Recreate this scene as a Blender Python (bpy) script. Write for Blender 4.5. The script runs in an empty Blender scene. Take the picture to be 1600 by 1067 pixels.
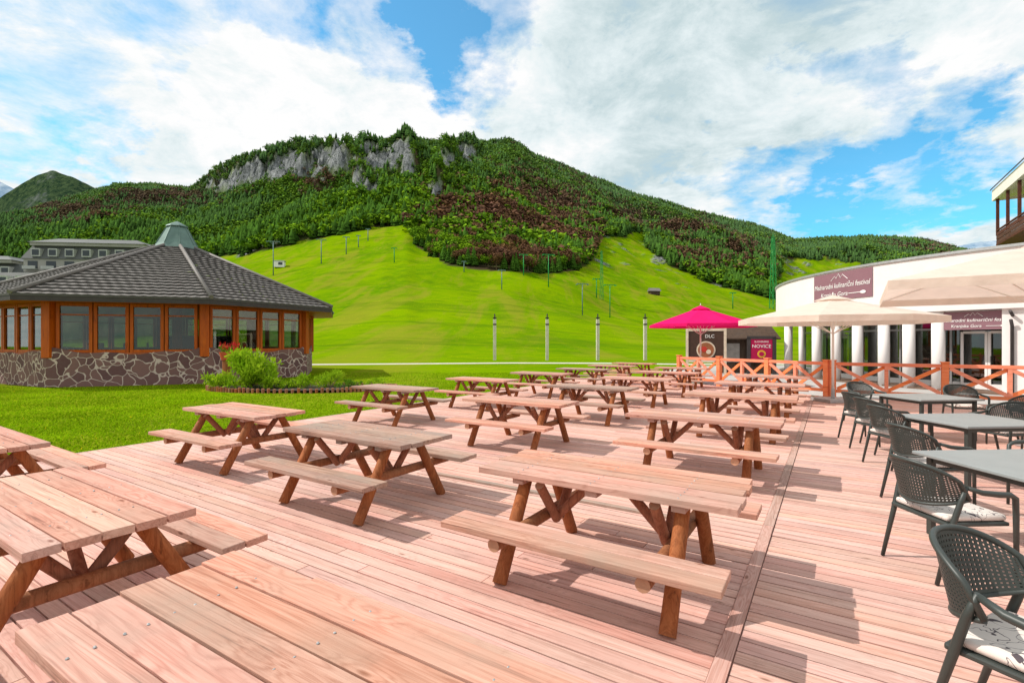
import bpy, math, random
import numpy as np
from mathutils import Vector, Matrix
random.seed(3); rng=np.random.RandomState(5)
F=783.0; H=1.75; HR=533.0
TH=math.radians(32.5); UX,UY=math.sin(TH),math.cos(TH); VX,VY=math.cos(TH),-math.sin(TH)
def uv(u,v): return (UX*u+VX*v, UY*u+VY*v)
sc=bpy.context.scene; COL=sc.collection
sc.view_settings.view_transform='Standard'; sc.view_settings.look='None'
sc.view_settings.exposure=0

# ---------------- node helpers
class NT:
    def __init__(s,tree): s.t=tree
    def n(s,typ,ins={},**kw):
        nd=s.t.nodes.new(typ)
        for k,v in kw.items(): setattr(nd,k,v)
        for k,v in ins.items():
            if isinstance(v,bpy.types.NodeSocket): s.t.links.new(v,nd.inputs[k])
            else: nd.inputs[k].default_value=v
        return nd
    def math(s,op,a,b=0.0,c=None,clamp=False):
        i={0:a,1:b}
        if c is not None: i[2]=c
        return s.n('ShaderNodeMath',i,operation=op,use_clamp=clamp).outputs[0]
    def mix(s,f,a,b,blend='MIX'):
        nd=s.t.nodes.new('ShaderNodeMix'); nd.data_type='RGBA'; nd.blend_type=blend
        for k,v in ((0,f),(6,a),(7,b)):
            if isinstance(v,bpy.types.NodeSocket): s.t.links.new(v,nd.inputs[k])
            else:
                if k and len(v)==3: v=(*v,1)
                nd.inputs[k].default_value=v
        return nd.outputs[2]
    def ramp(s,f,pts):
        nd=s.t.nodes.new('ShaderNodeValToRGB'); s.t.links.new(f,nd.inputs[0])
        e=nd.color_ramp.elements
        while len(e)<len(pts): e.new(.5)
        for el,(p,c) in zip(e,pts):
            el.position=p
            if not hasattr(c,'__len__'): c=(c,c,c)
            el.color=(*c[:3],1)
        return nd.outputs[0]
    def mr(s,f,a,b,c=0.0,d=1.0,smooth=False):
        nd=s.n('ShaderNodeMapRange',{0:f,1:a,2:b,3:c,4:d})
        if smooth: nd.interpolation_type='SMOOTHSTEP'
        return nd.outputs[0]
    def noise(s,vec,scale,detail=4,rough=.5,dist=0.):
        return s.n('ShaderNodeTexNoise',{'Vector':vec,'Scale':scale,'Detail':detail,'Roughness':rough,'Distortion':dist}).outputs[0]
    def bump(s,h,st=.3,d=.02):
        return s.n('ShaderNodeBump',{'Height':h,'Strength':st,'Distance':d}).outputs[0]
def newmat(name):
    m=bpy.data.materials.new(name); m.use_nodes=True; t=m.node_tree; t.nodes.clear()
    N=NT(t); out=t.nodes.new('ShaderNodeOutputMaterial'); return m,N,out
def fin(N,out,color,rough=.7,normal=None,metal=0.,spec=.3):
    i={'Base Color':color if isinstance(color,bpy.types.NodeSocket) else (*color[:3],1),'Roughness':rough,'Metallic':metal,'Specular IOR Level':spec}
    if normal is not None: i['Normal']=normal
    b=N.n('ShaderNodeBsdfPrincipled',i); N.t.links.new(b.outputs[0],out.inputs[0]); return b
def simple(name,c,rough=.6,var=.25,scale=4,metal=0.,bump=.1,spec=.3):
    m,N,out=newmat(name); tc=N.n('ShaderNodeTexCoord').outputs['Object']
    n=N.noise(tc,scale,6,.6)
    n2=N.noise(tc,scale*9,3,.6)
    f=N.mr(N.math('ADD',N.math('MULTIPLY',n,.7),N.math('MULTIPLY',n2,.3)),.3,.7)
    col=N.mix(f,tuple(x*(1-var) for x in c),tuple(min(1,x*(1+var)) for x in c))
    fin(N,out,col,rough,N.bump(n2,bump,.01),metal,spec); return m
def wood(name,c1,c2,knot,grey=(.3,.25,.22),gfac=.35,along=0,knots=True,fine=26.,rough=.75,lines=.5,vlo=.84,vhi=1.08):
    m,N,out=newmat(name); tc=N.n('ShaderNodeTexCoord').outputs['Object']
    tint=N.n('ShaderNodeAttribute',attribute_name='tint').outputs['Fac']
    rnd=N.n('ShaderNodeObjectInfo').outputs['Random']
    off=N.n('ShaderNodeCombineXYZ',{0:N.math('MULTIPLY',tint,17.),1:N.math('MULTIPLY',rnd,31.),2:N.math('MULTIPLY',tint,9.)}).outputs[0]
    s=[fine]*3; s[along]=1.1
    mp=N.n('ShaderNodeMapping',{'Vector':tc,'Scale':tuple(s)}).outputs[0]
    v=N.n('ShaderNodeVectorMath',{0:mp,1:off},operation='ADD').outputs[0]
    s2=[6.5]*3; s2[along]=2.1
    mp2=N.n('ShaderNodeMapping',{'Vector':tc,'Scale':tuple(s2)}).outputs[0]
    v2=N.n('ShaderNodeVectorMath',{0:mp2,1:off},operation='ADD').outputs[0]
    vd=N.n('ShaderNodeTexVoronoi',{'Vector':v2,'Scale':1.}).outputs['Distance']
    g=N.noise(v,1.,7,.66,.8)
    g2=N.noise(v,.3,3,.55,1.6)
    lv=N.math('ADD',N.math('MULTIPLY',g2,8.),N.math('MULTIPLY',N.mr(vd,0.,.45,1.,0.,True),2.6 if knots else 0.))
    ring=N.math('ABSOLUTE',N.math('SUBTRACT',N.math('FRACT',lv),.5))
    ringf=N.mr(ring,.0,.3,1.,0.)
    col=N.mix(N.mr(g,.34,.66),c1,c2)
    col=N.mix(N.math('MULTIPLY',ringf,lines),col,tuple(a*f for a,f in zip(c1,(.70,.52,.46))))
    col=N.mix(N.mr(g,.42,.32,0,.75),col,tuple(a*.38 for a in c1))
    big=N.noise(N.n('ShaderNodeVectorMath',{0:tc,1:off},operation='ADD').outputs[0],1.3,4,.65)
    col=N.mix(N.mr(big,.40,.70,0,gfac),col,grey)
    dirt=N.noise(N.n('ShaderNodeVectorMath',{0:tc,1:off},operation='ADD').outputs[0],5.,6,.7)
    col=N.mix(N.mr(dirt,.55,.75,0,.35),col,tuple(a*.5 for a in c1))
    if knots:
        k=N.mr(vd,.035,.09,1.,0.)
        col=N.mix(N.math('MULTIPLY',k,.85),col,knot)
    val=N.mr(tint,0.,1.,vlo,vhi)
    val2=N.math('MULTIPLY',val,N.mr(rnd,0.,1.,.9,1.05))
    hue=N.mr(N.math('FRACT',N.math('MULTIPLY',tint,7.3)),0.,1.,.494,.507)
    sat=N.mr(N.math('FRACT',N.math('MULTIPLY',tint,13.7)),0.,1.,.88,1.1)
    col=N.n('ShaderNodeHueSaturation',{'Color':col,'Value':val2,'Hue':hue,'Saturation':sat}).outputs[0]
    fin(N,out,col,rough,N.bump(g,.7,.007)); return m

# ---------------- mesh builder
class MB:
    def __init__(s): s.v=[];s.f=[];s.m=[];s.t=[]
    def add(s,vs,fs,mi=0,tint=.5):
        b=len(s.v); s.v+= [tuple(p) for p in vs]; s.f+=[tuple(b+i for i in f) for f in fs]; s.m+=[mi]*len(fs); s.t+=[tint]*len(vs)
    def box(s,c,d,mi=0,tint=.5,rz=0.,rx=0.,ry=0.):
        R=Matrix.Rotation(rz,3,'Z')@Matrix.Rotation(ry,3,'Y')@Matrix.Rotation(rx,3,'X')
        vs=[]
        for z in(-.5,.5):
            for x,y in((-.5,-.5),(.5,-.5),(.5,.5),(-.5,.5)):
                vs.append(Vector(c)+R@Vector((x*d[0],y*d[1],z*d[2])))
        s.add(vs,[(3,2,1,0),(4,5,6,7),(0,1,5,4),(1,2,6,5),(2,3,7,6),(3,0,4,7)],mi,tint)
    def tube(s,pts,r,n=8,mi=0,tint=.5,cap=True,capmi=None):
        pts=[Vector(p) for p in pts]; k=len(pts)
        rr=r if hasattr(r,'__len__') else [r]*k
        vs=[];fs=[]
        prev=None
        for i,p in enumerate(pts):
            d=(pts[min(i+1,k-1)]-pts[max(i-1,0)]).normalized()
            if prev is None:
                a=Vector((0,0,1)) if abs(d.z)<.9 else Vector((1,0,0))
                x=d.cross(a).normalized()
            else:
                x=(prev-d*prev.dot(d)).normalized()
            prev=x; y=d.cross(x)
            for j in range(n):
                an=2*math.pi*j/n; vs.append(p+(x*math.cos(an)+y*math.sin(an))*rr[i])
        for i in range(k-1):
            for j in range(n):
                a=i*n+j;b=i*n+(j+1)%n; fs.append((a,b,b+n,a+n))
        if cap and (capmi is None or capmi==mi):
            fs.append(tuple(range(n))[::-1]); fs.append(tuple((k-1)*n+j for j in range(n)))
        s.add(vs,fs,mi,tint)
        if cap and capmi is not None and capmi!=mi:
            s.add(vs[:n][::-1],[tuple(range(n))],capmi,tint); s.add(vs[-n:],[tuple(range(n))],capmi,tint)
    def quad(s,a,b,c,d,mi=0,tint=.5): s.add([a,b,c,d],[(0,1,2,3)],mi,tint)
    def mesh(s,name,mats,smooth=False):
        me=bpy.data.meshes.new(name); me.from_pydata(s.v,[],s.f)
        for m in mats: me.materials.append(m)
        me.polygons.foreach_set('material_index',s.m)
        at=me.attributes.new('tint','FLOAT','POINT'); at.data.foreach_set('value',s.t)
        if smooth: me.polygons.foreach_set('use_smooth',[len(p.vertices)<6 for p in me.polygons])
        me.update(); return me
def obj(name,data,parent=None,loc=(0,0,0),rz=0.,label=None,cat=None,group=None,kind=None,bevel=0):
    o=bpy.data.objects.new(name,data); COL.objects.link(o)
    o.location=loc; o.rotation_euler=(0,0,rz)
    if parent: o.parent=parent
    if label:o['label']=label
    if cat:o['category']=cat
    if group:o['group']=group
    if kind:o['kind']=kind
    if bevel:
        b=o.modifiers.new('Bevel','BEVEL'); b.width=bevel; b.segments=2; b.limit_method='ANGLE'
    return o
def copy_thing(root,loc,rz,label=None):
    n=root.copy(); COL.objects.link(n); n.location=loc; n.rotation_euler=(0,0,rz)
    if label:n['label']=label
    def rec(src,dst):
        for ch in [c for c in src.children]:
            c=ch.copy(); COL.objects.link(c); c.parent=dst; rec(ch,c)
    rec(root,n); return n

# ---------------- noise
G=rng.rand(256,256)
def vn(x,y):
    xi=np.floor(x).astype(int); yi=np.floor(y).astype(int); fx=x-xi; fy=y-yi
    fx=fx*fx*(3-2*fx); fy=fy*fy*(3-2*fy)
    a=G[xi&255,yi&255];b=G[(xi+1)&255,yi&255];c=G[xi&255,(yi+1)&255];d=G[(xi+1)&255,(yi+1)&255]
    return (a*(1-fx)+b*fx)*(1-fy)+(c*(1-fx)+d*fx)*fy
def fbm(x,y,o=4):
    s=0;a=1;t=0
    for i in range(o):
        s=s+a*vn(x+17.3*i,y+9.1*i); t+=a; a*=.5; x=x*2.03; y=y*2.03
    return s/t
def sst(x,a,b):
    t=np.clip((x-a)/(b-a),0,1); return t*t*(3-2*t)

# ---------------- terrain
RP=[(-600,350),(-200,352),(0,343),(80,320),(145,302),(180,290),(240,289),(300,297),(330,280),(360,265),(400,251),(450,239),(500,232),(540,229),(590,228),(615,223),(635,214),(655,223),(700,220),(750,225),(795,221),(815,230),(830,243),(870,258),(900,270),(950,290),(1000,309),(1100,336),(1200,361),(1240,378),(1300,376),(1400,372),(1450,382),(1500,395),(1600,406),(1900,418),(2300,430)]
rpx=np.array([p[0] for p in RP],float); rpy=np.array([p[1] for p in RP],float)
FB=[(-600,410),(0,410),(330,402),(380,400),(430,388),(480,376),(540,362),(600,351),(640,352),(650,385),(700,412),(760,424),(850,428),(900,425),(928,405),(935,372),(1005,362),(1010,385),(1050,415),(1110,445),(1160,458),(1215,465),(1224,402),(1340,408),(1360,425),(1600,430),(2300,430)]
fpx=np.array([p[0] for p in FB],float); fpy=np.array([p[1] for p in FB],float)
ROCKS=[(340,288,32,9),(372,276,28,12),(410,266,38,18),(462,256,40,20),(505,246,22,16),(535,244,20,26),(595,247,46,17),(628,236,24,13),(562,282,10,28),(580,298,18,8),(678,298,15,10),(730,240,16,14),(640,262,12,10),(700,252,12,9)]
BR=[(830,330,110,48),(250,305,80,18),(1070,362,60,18),(880,385,70,34),(100,332,90,14),(790,395,70,30),(1450,384,60,10),(690,330,30,20),(500,285,40,14),(1120,395,70,24),(980,345,50,15)]
def ell(px,row,L):
    m=np.zeros_like(px)
    for cx,cy,rx,ry in L: m=np.maximum(m,np.exp(-(((px-cx)/rx)**2+((row-cy)/ry)**2)))
    return m
def height(X,Y,detail=True):
    X=np.asarray(X,float);Y=np.asarray(Y,float)
    px=800+F*X/np.maximum(Y,40)
    er=HR-np.interp(px,rpx,rpy)
    Yr=1300+80*np.sin(px/140.)
    zr=er*Yr/F+1.75
    p=np.interp(px,[-200,330,600,900,1200,1500],[1.5,1.48,1.35,1.45,1.7,1.7])
    t=np.clip((Y-52)/(Yr-52),0,None)
    z=zr*np.where(t<=1,np.clip(t,0,1)**p,1-.7*(t-1))
    env=sst(t,.25,.6)*(1-.93*sst(t,.75,.98))
    z=z+(fbm(X/170.,Y/170.,4)-.5)*105*env
    z=z+(fbm(X/60.+5,Y/60.,3)-.5)*13*sst(t,.02,.12)
    if detail:
        row=HR-F*(z-1.75)/np.maximum(Y,1)
        rk=np.clip(ell(px,row,ROCKS)*1.6,0,1)*(t>.4)*(t<1.05)
        rid=1-np.abs(2*fbm(X/26.,Y/60.,5)-1)*2
        z=z+rk*(rid-.3)*54*(1-.7*sst(t,.88,1.))
    return z-.12
def h1(x,y): return float(height(np.array([x]),np.array([y]))[0])
def ground_at(px,row):
    Y=np.geomspace(53,1300,1500); X=(px-800)/F*Y; z=height(X,Y)
    r=HR-F*(z-1.75)/Y
    i=np.argmax(r<=row); return X[i],Y[i],z[i]
def npmesh(name,V,FC,mats,col=None):
    me=bpy.data.meshes.new(name); k=FC.shape[1]
    me.vertices.add(len(V)); me.vertices.foreach_set('co',V.astype(np.float32).ravel())
    me.loops.add(FC.size); me.loops.foreach_set('vertex_index',FC.astype(np.int32).ravel())
    me.polygons.add(len(FC)); me.polygons.foreach_set('loop_start',np.arange(0,FC.size,k,dtype=np.int32))
    me.polygons.foreach_set('loop_total',np.full(len(FC),k,dtype=np.int32))
    for m in mats: me.materials.append(m)
    if col is not None:
        a=me.attributes.new('col','FLOAT_COLOR','POINT'); a.data.foreach_set('color',col.astype(np.float32).ravel())
    me.update(calc_edges=True); return me
def rockmask(px,row,X,Y,lo=.36,hi=.52):
    return sst(ell(px,row,ROCKS)*1.0+(fbm(X/15.,Y/26.,5)-.5)*1.7,lo,hi)

Yl=np.concatenate([np.linspace(-80,48,14),np.geomspace(52,1900,380)])
S=np.linspace(-1.75,1.75,640)
YY,SS=np.meshgrid(Yl,S,indexing='ij'); XX=SS*(YY+90); ZZ=height(XX,YY)
PX=800+F*XX/np.maximum(YY,40); ROW=HR-F*(ZZ-1.75)/np.maximum(YY,1)
wob=(fbm(XX/25.,YY/25.,3)-.5)*14
forest=((ROW<np.interp(PX,fpx,fpy)+wob)&(YY>110)).astype(float)
rock=np.clip(rockmask(PX,ROW,XX,YY,.30,.46),0,1)*(YY>400)
m_ground,N,out=newmat('ground_grass_and_rock')
tc=N.n('ShaderNodeTexCoord').outputs['Object']
att=N.n('ShaderNodeAttribute',attribute_name='col').outputs['Color']
sep=N.n('ShaderNodeSeparateColor',{0:att})
n1=N.noise(tc,.02,6,.62); n2=N.noise(tc,.35,5,.65); n3=N.noise(tc,6.,6,.75)
g=N.mix(N.mr(n1,.38,.62),(.185,.30,.001),(.085,.20,.002))  # broad darker patches put soft shadow variation into the meadow green
g=N.mix(N.mr(n2,.4,.7,0,.75),g,(.225,.305,.002))
g=N.mix(N.mr(n3,.35,.75,0,.6),g,(.075,.155,.002))
g=N.mix(N.mr(N.noise(tc,.09,8,.75),.48,.64,0,.6),g,(.065,.14,.003))
st=N.n('ShaderNodeMapping',{'Vector':tc,'Scale':(.10,.012,.05)}).outputs[0]
g=N.mix(N.mr(N.noise(st,1.,4,.65,.5),.5,.62,0,.6),g,(.22,.21,.02))
st2=N.n('ShaderNodeMapping',{'Vector':tc,'Scale':(.012,.10,.02)}).outputs[0]
g=N.mix(N.mr(N.noise(st2,1.,5,.6,1.),.54,.60,0,.4),g,(.06,.13,.004))
vo=N.n('ShaderNodeTexVoronoi',{'Vector':tc,'Scale':1.7}).outputs['Distance']
fl=N.math('MULTIPLY',N.mr(vo,.06,.10,1,0),N.mr(N.noise(tc,.12,3),.42,.58))
g=N.mix(fl,g,(.78,.60,.02))
ff=N.mix(N.mr(N.noise(tc,.05,4),.4,.6),(.04,.065,.012),(.06,.045,.025))
g=N.mix(sep.outputs[1],g,ff)
rs=N.n('ShaderNodeMapping',{'Vector':tc,'Scale':(.16,.06,.035)}).outputs[0]
rn=N.noise(rs,1.,8,.72,.6); rn2=N.noise(tc,.3,7,.72)
rc=N.mix(N.mr(rn,.38,.62),(.08,.09,.09),(.40,.41,.41)); rc=N.mix(N.mr(rn2,.53,.62,0,.75),rc,(.04,.065,.02))
rc=N.mix(N.mr(rn2,.43,.3,0,.6),rc,(.56,.57,.56))
g=N.mix(sep.outputs[0],g,rc)
hh=N.math('ADD',N.math('MULTIPLY',n3,.03),N.math('MULTIPLY',N.math('MULTIPLY',rn2,sep.outputs[0]),9.))
fin(N,out,g,.9,N.bump(hh,.9,1.),0,.0)
nr,nc=YY.shape
V=np.stack([XX,YY,ZZ],-1).reshape(-1,3)
idx=np.arange(nr*nc).reshape(nr,nc)
FC=np.stack([idx[:-1,:-1],idx[:-1,1:],idx[1:,1:],idx[1:,:-1]],-1).reshape(-1,4)
colr=np.stack([rock,forest*(1-rock),forest*0,forest*0+1],-1).reshape(-1,4)
me=npmesh('terrain',V,FC,[m_ground],colr); me.polygons.foreach_set('use_smooth',[True]*len(FC))
obj('terrain',me,kind='structure')

def hill(name,prof,Y0,c,seed,amp=160):
    px=np.linspace(prof[0][0],prof[-1][0],160); e=HR-np.interp(px,[p[0] for p in prof],[p[1] for p in prof])
    rows=[]
    for k in range(14):
        a=k/13.; Yk=Y0*(.72+.28*a); ek=e*a**.8
        X=(px-800)/F*Yk; Z=ek*Yk/F+(fbm(px/22.+seed,np.full_like(px,k*.6),4)-.5)*amp*a*(1.15-a)
        rows.append(np.stack([X,np.full_like(X,Yk),Z],-1))
    V=np.array(rows); n=len(px); idx=np.arange(14*n).reshape(14,n)
    FC=np.stack([idx[:-1,:-1],idx[:-1,1:],idx[1:,1:],idx[1:,:-1]],-1).reshape(-1,4)
    me=npmesh(name,V.reshape(-1,3),FC,[c]); me.polygons.foreach_set('use_smooth',[True]*len(FC)); obj(name,me,kind='structure')
    return V
m,N,out=newmat('hill_forest'); tc=N.n('ShaderNodeTexCoord').outputs['Object']
c=N.mix(N.mr(N.noise(tc,.05,8,.8),.4,.6),(.015,.04,.025),(.09,.14,.06)); c=N.mix(N.mr(N.noise(tc,.006,5,.7),.54,.68,0,.7),c,(.28,.3,.3)); fin(N,out,c,1.,N.bump(N.noise(tc,.06,6,.7),1.,30.),0,0); m_hill=m
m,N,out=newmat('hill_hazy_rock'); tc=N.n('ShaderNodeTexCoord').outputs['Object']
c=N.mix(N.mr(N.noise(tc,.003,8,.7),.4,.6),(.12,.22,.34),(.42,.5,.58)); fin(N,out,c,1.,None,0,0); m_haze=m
HV=hill('hill',[(-420,330),(-150,300),(-60,322),(0,308),(25,292),(50,276),(80,266),(110,273),(135,288),(150,294),(220,330),(300,400)],2400,m_hill,3)
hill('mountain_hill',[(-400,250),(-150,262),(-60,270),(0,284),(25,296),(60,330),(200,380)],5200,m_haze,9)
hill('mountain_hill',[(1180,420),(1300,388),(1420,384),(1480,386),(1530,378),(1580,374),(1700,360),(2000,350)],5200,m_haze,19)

# ---------------- forest
def conifer(tiers,ring,seed):
    r=np.random.RandomState(seed); V=[];Fc=[]
    for k in range(tiers):
        a=k/tiers; zb=.1+.84*a; top=min(1.,zb+1.9/tiers*.9+.06); R=.2*(1-a)**.8+.02
        b=len(V); V.append((0,0,top))
        for j in range(ring):
            an=2*math.pi*(j+r.rand()*.5)/ring; rr=R*(.55+.6*r.rand() if j%2 else .85+.4*r.rand())
            V.append((rr*math.cos(an),rr*math.sin(an),zb-.05*r.rand()-(.02 if j%2==0 else 0)))
        for j in range(ring): Fc.append((b,b+1+j,b+1+(j+1)%ring))
    return np.array(V),np.array(Fc)
def decid(nt,size,seed):
    r=np.random.RandomState(seed); V=[];Fc=[]
    cl=[(r.randn()*.12,r.randn()*.12,.5+.28*r.rand(),.16+.1*r.rand()) for _ in range(7)]
    for i in range(nt):
        cx,cy,cz,R=cl[i%7]; d=r.randn(3); d/=np.linalg.norm(d); p=np.array([cx,cy,cz])+d*R*(.75+.4*r.rand())*np.array([1,1,1.1])
        a=np.cross(d,r.randn(3)); a/=np.linalg.norm(a)+1e-6; b2=np.cross(d,a)+d*r.randn()*.4
        b=len(V)
        for an in (0,2.1,4.2): V.append(p+(a*math.cos(an)+b2*math.sin(an))*size*(.7+.6*r.rand()))
        Fc.append((b,b+1,b+2))
    return np.array(V),np.array(Fc)
m_for,N,out=newmat('forest_foliage')
att=N.n('ShaderNodeAttribute',attribute_name='col').outputs['Color']
fin(N,out,att,.9,None,0,.0)
m_tree,N,out=newmat('tree_foliage')
oc=N.n('ShaderNodeObjectInfo').outputs['Color']; tc=N.n('ShaderNodeTexCoord').outputs['Object']
nn=N.noise(tc,9.,4,.7); c=N.mix(N.mr(nn,.3,.7),N.mix(1.,oc,(.6,.6,.6),'MULTIPLY'),N.mix(1.,oc,(1.6,1.6,1.4),'MULTIPLY'))
fin(N,out,c,.9,None,0,.0)
m_bark=simple('bark',(.12,.08,.05),.9)
n=280000
Yt=np.sqrt(rng.rand(n)*(1380.**2-150.**2)+150.**2); sx=rng.rand(n)*2.5-1.25
Xt=sx*Yt
CS=4.4
cell=(np.floor(Xt/CS).astype(int)*100003+np.floor(Yt/CS).astype(int)); _,ui=np.unique(cell,return_index=True)
Xt=Xt[ui];Yt=Yt[ui]; Zt=height(Xt,Yt)
px=800+F*Xt/Yt; row=HR-F*(Zt-1.75)/Yt
wob=(fbm(Xt/25.,Yt/25.,3)-.5)*14
msk=(row<np.interp(px,fpx,fpy)+wob)
rk=rockmask(px,row,Xt,Yt); rkb=rockmask(px,row-8,Xt,Yt)
msk&=(rng.rand(len(Xt))>np.maximum(rk*.95,rkb*.5))
msk&=(rng.rand(len(Xt))<.94)
Xt,Yt,Zt,px,row,rkb=[a[msk] for a in (Xt,Yt,Zt,px,row,rkb)]
n=len(Xt); print('TREES',n)
nz=fbm(Xt/80.+3,Yt/80.,5)
bm=np.clip(ell(px,row,BR)*1.4,0,1)*sst(nz,.36,.54)
isb=rng.rand(n)<bm*.9
lg=fbm(Xt/60.+40,Yt/60.,5); warm=ell(px,row,[(650,270,160,45),(500,290,120,30),(760,240,90,30),(860,280,100,22),(1000,340,120,25),(720,390,60,25)])
isl=(~isb)&(rng.rand(n)<np.clip(sst(lg,.42,.60)*.6+.1+.42*warm,0,.85))
dec=isb|isl
hgt=np.where(dec,8+5*rng.rand(n),9+8*rng.rand(n))
hgt=np.minimum(hgt,(17+14*rng.rand(n))*Yt/F)
hgt=hgt*(1-.35*rkb)
k=(.65+.65*rng.rand(n))[:,None]
CT=np.array([.040,.092,.012])*k
bt=rng.rand(n)[:,None]
CT=np.where(isb[:,None],(np.array([.145,.080,.038])*bt+np.array([.115,.058,.042])*(1-bt))*k,CT)
CT=np.where(isl[:,None],(np.array([.135,.235,.010])*bt+np.array([.085,.175,.012])*(1-bt))*k,CT)
hz=np.clip((Yt-500)/2900.,0,.25)[:,None]; CT=CT*(1-hz)+np.array([.10,.15,.11])*hz  # distance haze mixed into the colours of the far trees
order=np.argsort(Yt); near=order[(px[order]>-30)&(px[order]<1640)][:290]
isnear=np.zeros(n,bool); isnear[near]=True
tm=[conifer(4,7,i) for i in range(6)]; td=[decid(26,.115,i) for i in range(6)]
Vs=[];Fs=[];Cs=[];base=0
kind=rng.randint(0,6,n)
for d,T in ((False,tm),(True,td)):
    for q in range(6):
        s=np.where((dec==d)&(kind==q)&(~isnear))[0]
        tv,tf=T[q]; an=rng.rand(len(s))*6.28; ca_,sa=np.cos(an)[:,None],np.sin(an)[:,None]
        h=hgt[s][:,None]; w=h*(.95+.5*rng.rand(len(s))[:,None])*(1.35 if d else 1.05)
        x=(tv[:,0]*ca_-tv[:,1]*sa)*w+Xt[s][:,None]; y=(tv[:,0]*sa+tv[:,1]*ca_)*w+Yt[s][:,None]; z=tv[:,2]*h+Zt[s][:,None]-.8
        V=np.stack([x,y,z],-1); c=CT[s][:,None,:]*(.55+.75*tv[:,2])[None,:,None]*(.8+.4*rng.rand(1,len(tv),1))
        Vs.append(V.reshape(-1,3)); Cs.append(np.concatenate([c.reshape(-1,3),np.ones((c.shape[0]*c.shape[1],1))],1))
        Fs.append((tf[None]+(np.arange(len(s))*len(tv))[:,None,None]+base).reshape(-1,3)); base+=len(s)*len(tv)
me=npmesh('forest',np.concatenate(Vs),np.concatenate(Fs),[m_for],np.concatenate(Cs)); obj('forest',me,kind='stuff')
tmesh=[]
for i in range(6):
    v,f=conifer(11,16,50+i); b=MB(); b.add(v.tolist(),f.tolist(),0); b.tube([(0,0,-.05),(0,0,.9)],[.014,.003],6,1); tmesh.append(b.mesh('conifer_tree',[m_tree,m_bark]))
dmesh=[]
for i in range(6):
    v,f=decid(420,.05,70+i); b=MB(); b.add(v.tolist(),f.tolist(),0); b.tube([(0,0,-.05),(0,0,.55)],[.02,.01],6,1)
    for q in range(5):
        a=q*1.3+i; b.tube([(0,0,.3),(.15*math.cos(a),.15*math.sin(a),.6)],[.009,.003],5,1)
    dmesh.append(b.mesh('leafy_tree',[m_tree,m_bark]))
for i in near:
    d=dec[i]; o=bpy.data.objects.new('broadleaf_tree' if d else 'pine_tree',(dmesh if d else tmesh)[kind[i]]); COL.objects.link(o)
    o.location=(Xt[i],Yt[i],Zt[i]-.3); h=hgt[i]; w=h*(.95+.4*random.random())*(1.3 if d else 1); o.scale=(w,w,h); o.rotation_euler=(0,0,random.random()*6.28)
    o.color=(*CT[i],1)
    o['label']=('reddish brown budding broadleaf tree at the forest edge' if isb[i] else 'light green leafy tree at the forest edge') if d else 'dark green conifer at the edge of the ski meadow'
    o['category']='tree'; o['group']='trees along the forest edge'

# ---------------- wood materials
m_deck=wood('deck_wood',(.62,.335,.27),(.77,.485,.41),(.24,.11,.07),(.47,.33,.275),.5,0,True,34.,.75,.35,.86,1.06)
m_top=wood('table_plank_wood',(.56,.26,.185),(.75,.425,.33),(.22,.07,.035),(.43,.31,.245),.7,0,True,30.,.75,.5,.82,1.1)
m_topg=wood('weathered_plank_wood',(.36,.205,.15),(.58,.39,.305),(.15,.06,.035),(.34,.28,.24),.8,0,True,30.,.8,.5,.82,1.1)
m_log=wood('log_wood',(.29,.09,.035),(.46,.165,.075),(.1,.04,.02),(.22,.12,.07),.45,2,False,24.)
m_logend=simple('log_end_wood',(.45,.24,.15),.8)
m_rail=wood('railing_wood',(.82,.23,.11),(.90,.33,.18),(.35,.12,.06),(.75,.35,.24),.3,0,False,20.,.7,.25)
m_steel=simple('galvanised_steel',(.42,.42,.42),.5,.2,6,.5)

# ---------------- deck
b=MB(); pitch=.124; u=-2.5
def vr(u):
    if u<18.75: return 15.0
    if u<22.0: return 0-5.5*(u-18.75)/3.25
    return -5.5
while u<24.2:
    r=vr(u); segs=[(-9.95,min(-.545,r))]
    if r>-.455: segs.append((-.455,r))
    for a,c in segs:
        x=a; first=True
        while x<c-.05:
            L=random.choice((3.0,3.9,4.0)) if not first else random.choice((1.4,2.6,3.4,3.9)); first=False
            e=min(c,x+L)
            if c-e<.5: e=c
            b.box(((x+e)/2,u+pitch/2,-.02+random.uniform(-.0015,.0015)),(e-x-.007,pitch-.012,.04),0,random.random())
            x=e
    u+=pitch
x=-2.5
while x<18.6:
    e=min(18.7,x+3.9); b.box((-.5,(x+e)/2,-.013),(.085,e-x-.006,.05),1,random.random()); x=e
b.box((-9.98,10.85,-.07),(.05,26.7,.14),1,.4)
b.box((-7.7,24.24,-.07),(4.5,.05,.14),0,.4)
b.box((-5,7.5,-.11),(9.8,19.9,.02),2)
b.box((-2.8,5.02,.012),(3.4,.07,.03),3,.1)
m_deckseam=wood('deck_seam_wood',(.50,.29,.24),(.62,.41,.35),(.2,.1,.07),(.36,.25,.20),.5,1,True,30.)
m_soil=simple('dark_soil',(.04,.03,.02),.95)
obj('deck_ground',b.mesh('deck',[m_deck,m_deckseam,m_soil,m_topg]),rz=-TH,kind='structure')
m_path=simple('gravel_path',(.52,.47,.42),.95,.2,1.5)
b=MB(); P=[(-40,36),(-14,40),(0,42.5),(8,42),(14,40),(30,42)]
for (x0,y0),(x1,y1) in zip(P[:-1],P[1:]): b.quad((x0,y0,-.116),(x1,y1,-.116),(x1,y1+2.2,-.116),(x0,y0+2.2,-.116))
obj('path',b.mesh('path',[m_path]),kind='structure')
b=MB(); b.add([(7.6,23.5,-.112),(11.5,15,-.112),(16,10.5,-.112),(40,4,-.112),(46,46,-.112),(14,38,-.112),(9,31,-.112)],[tuple(range(7))])
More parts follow.
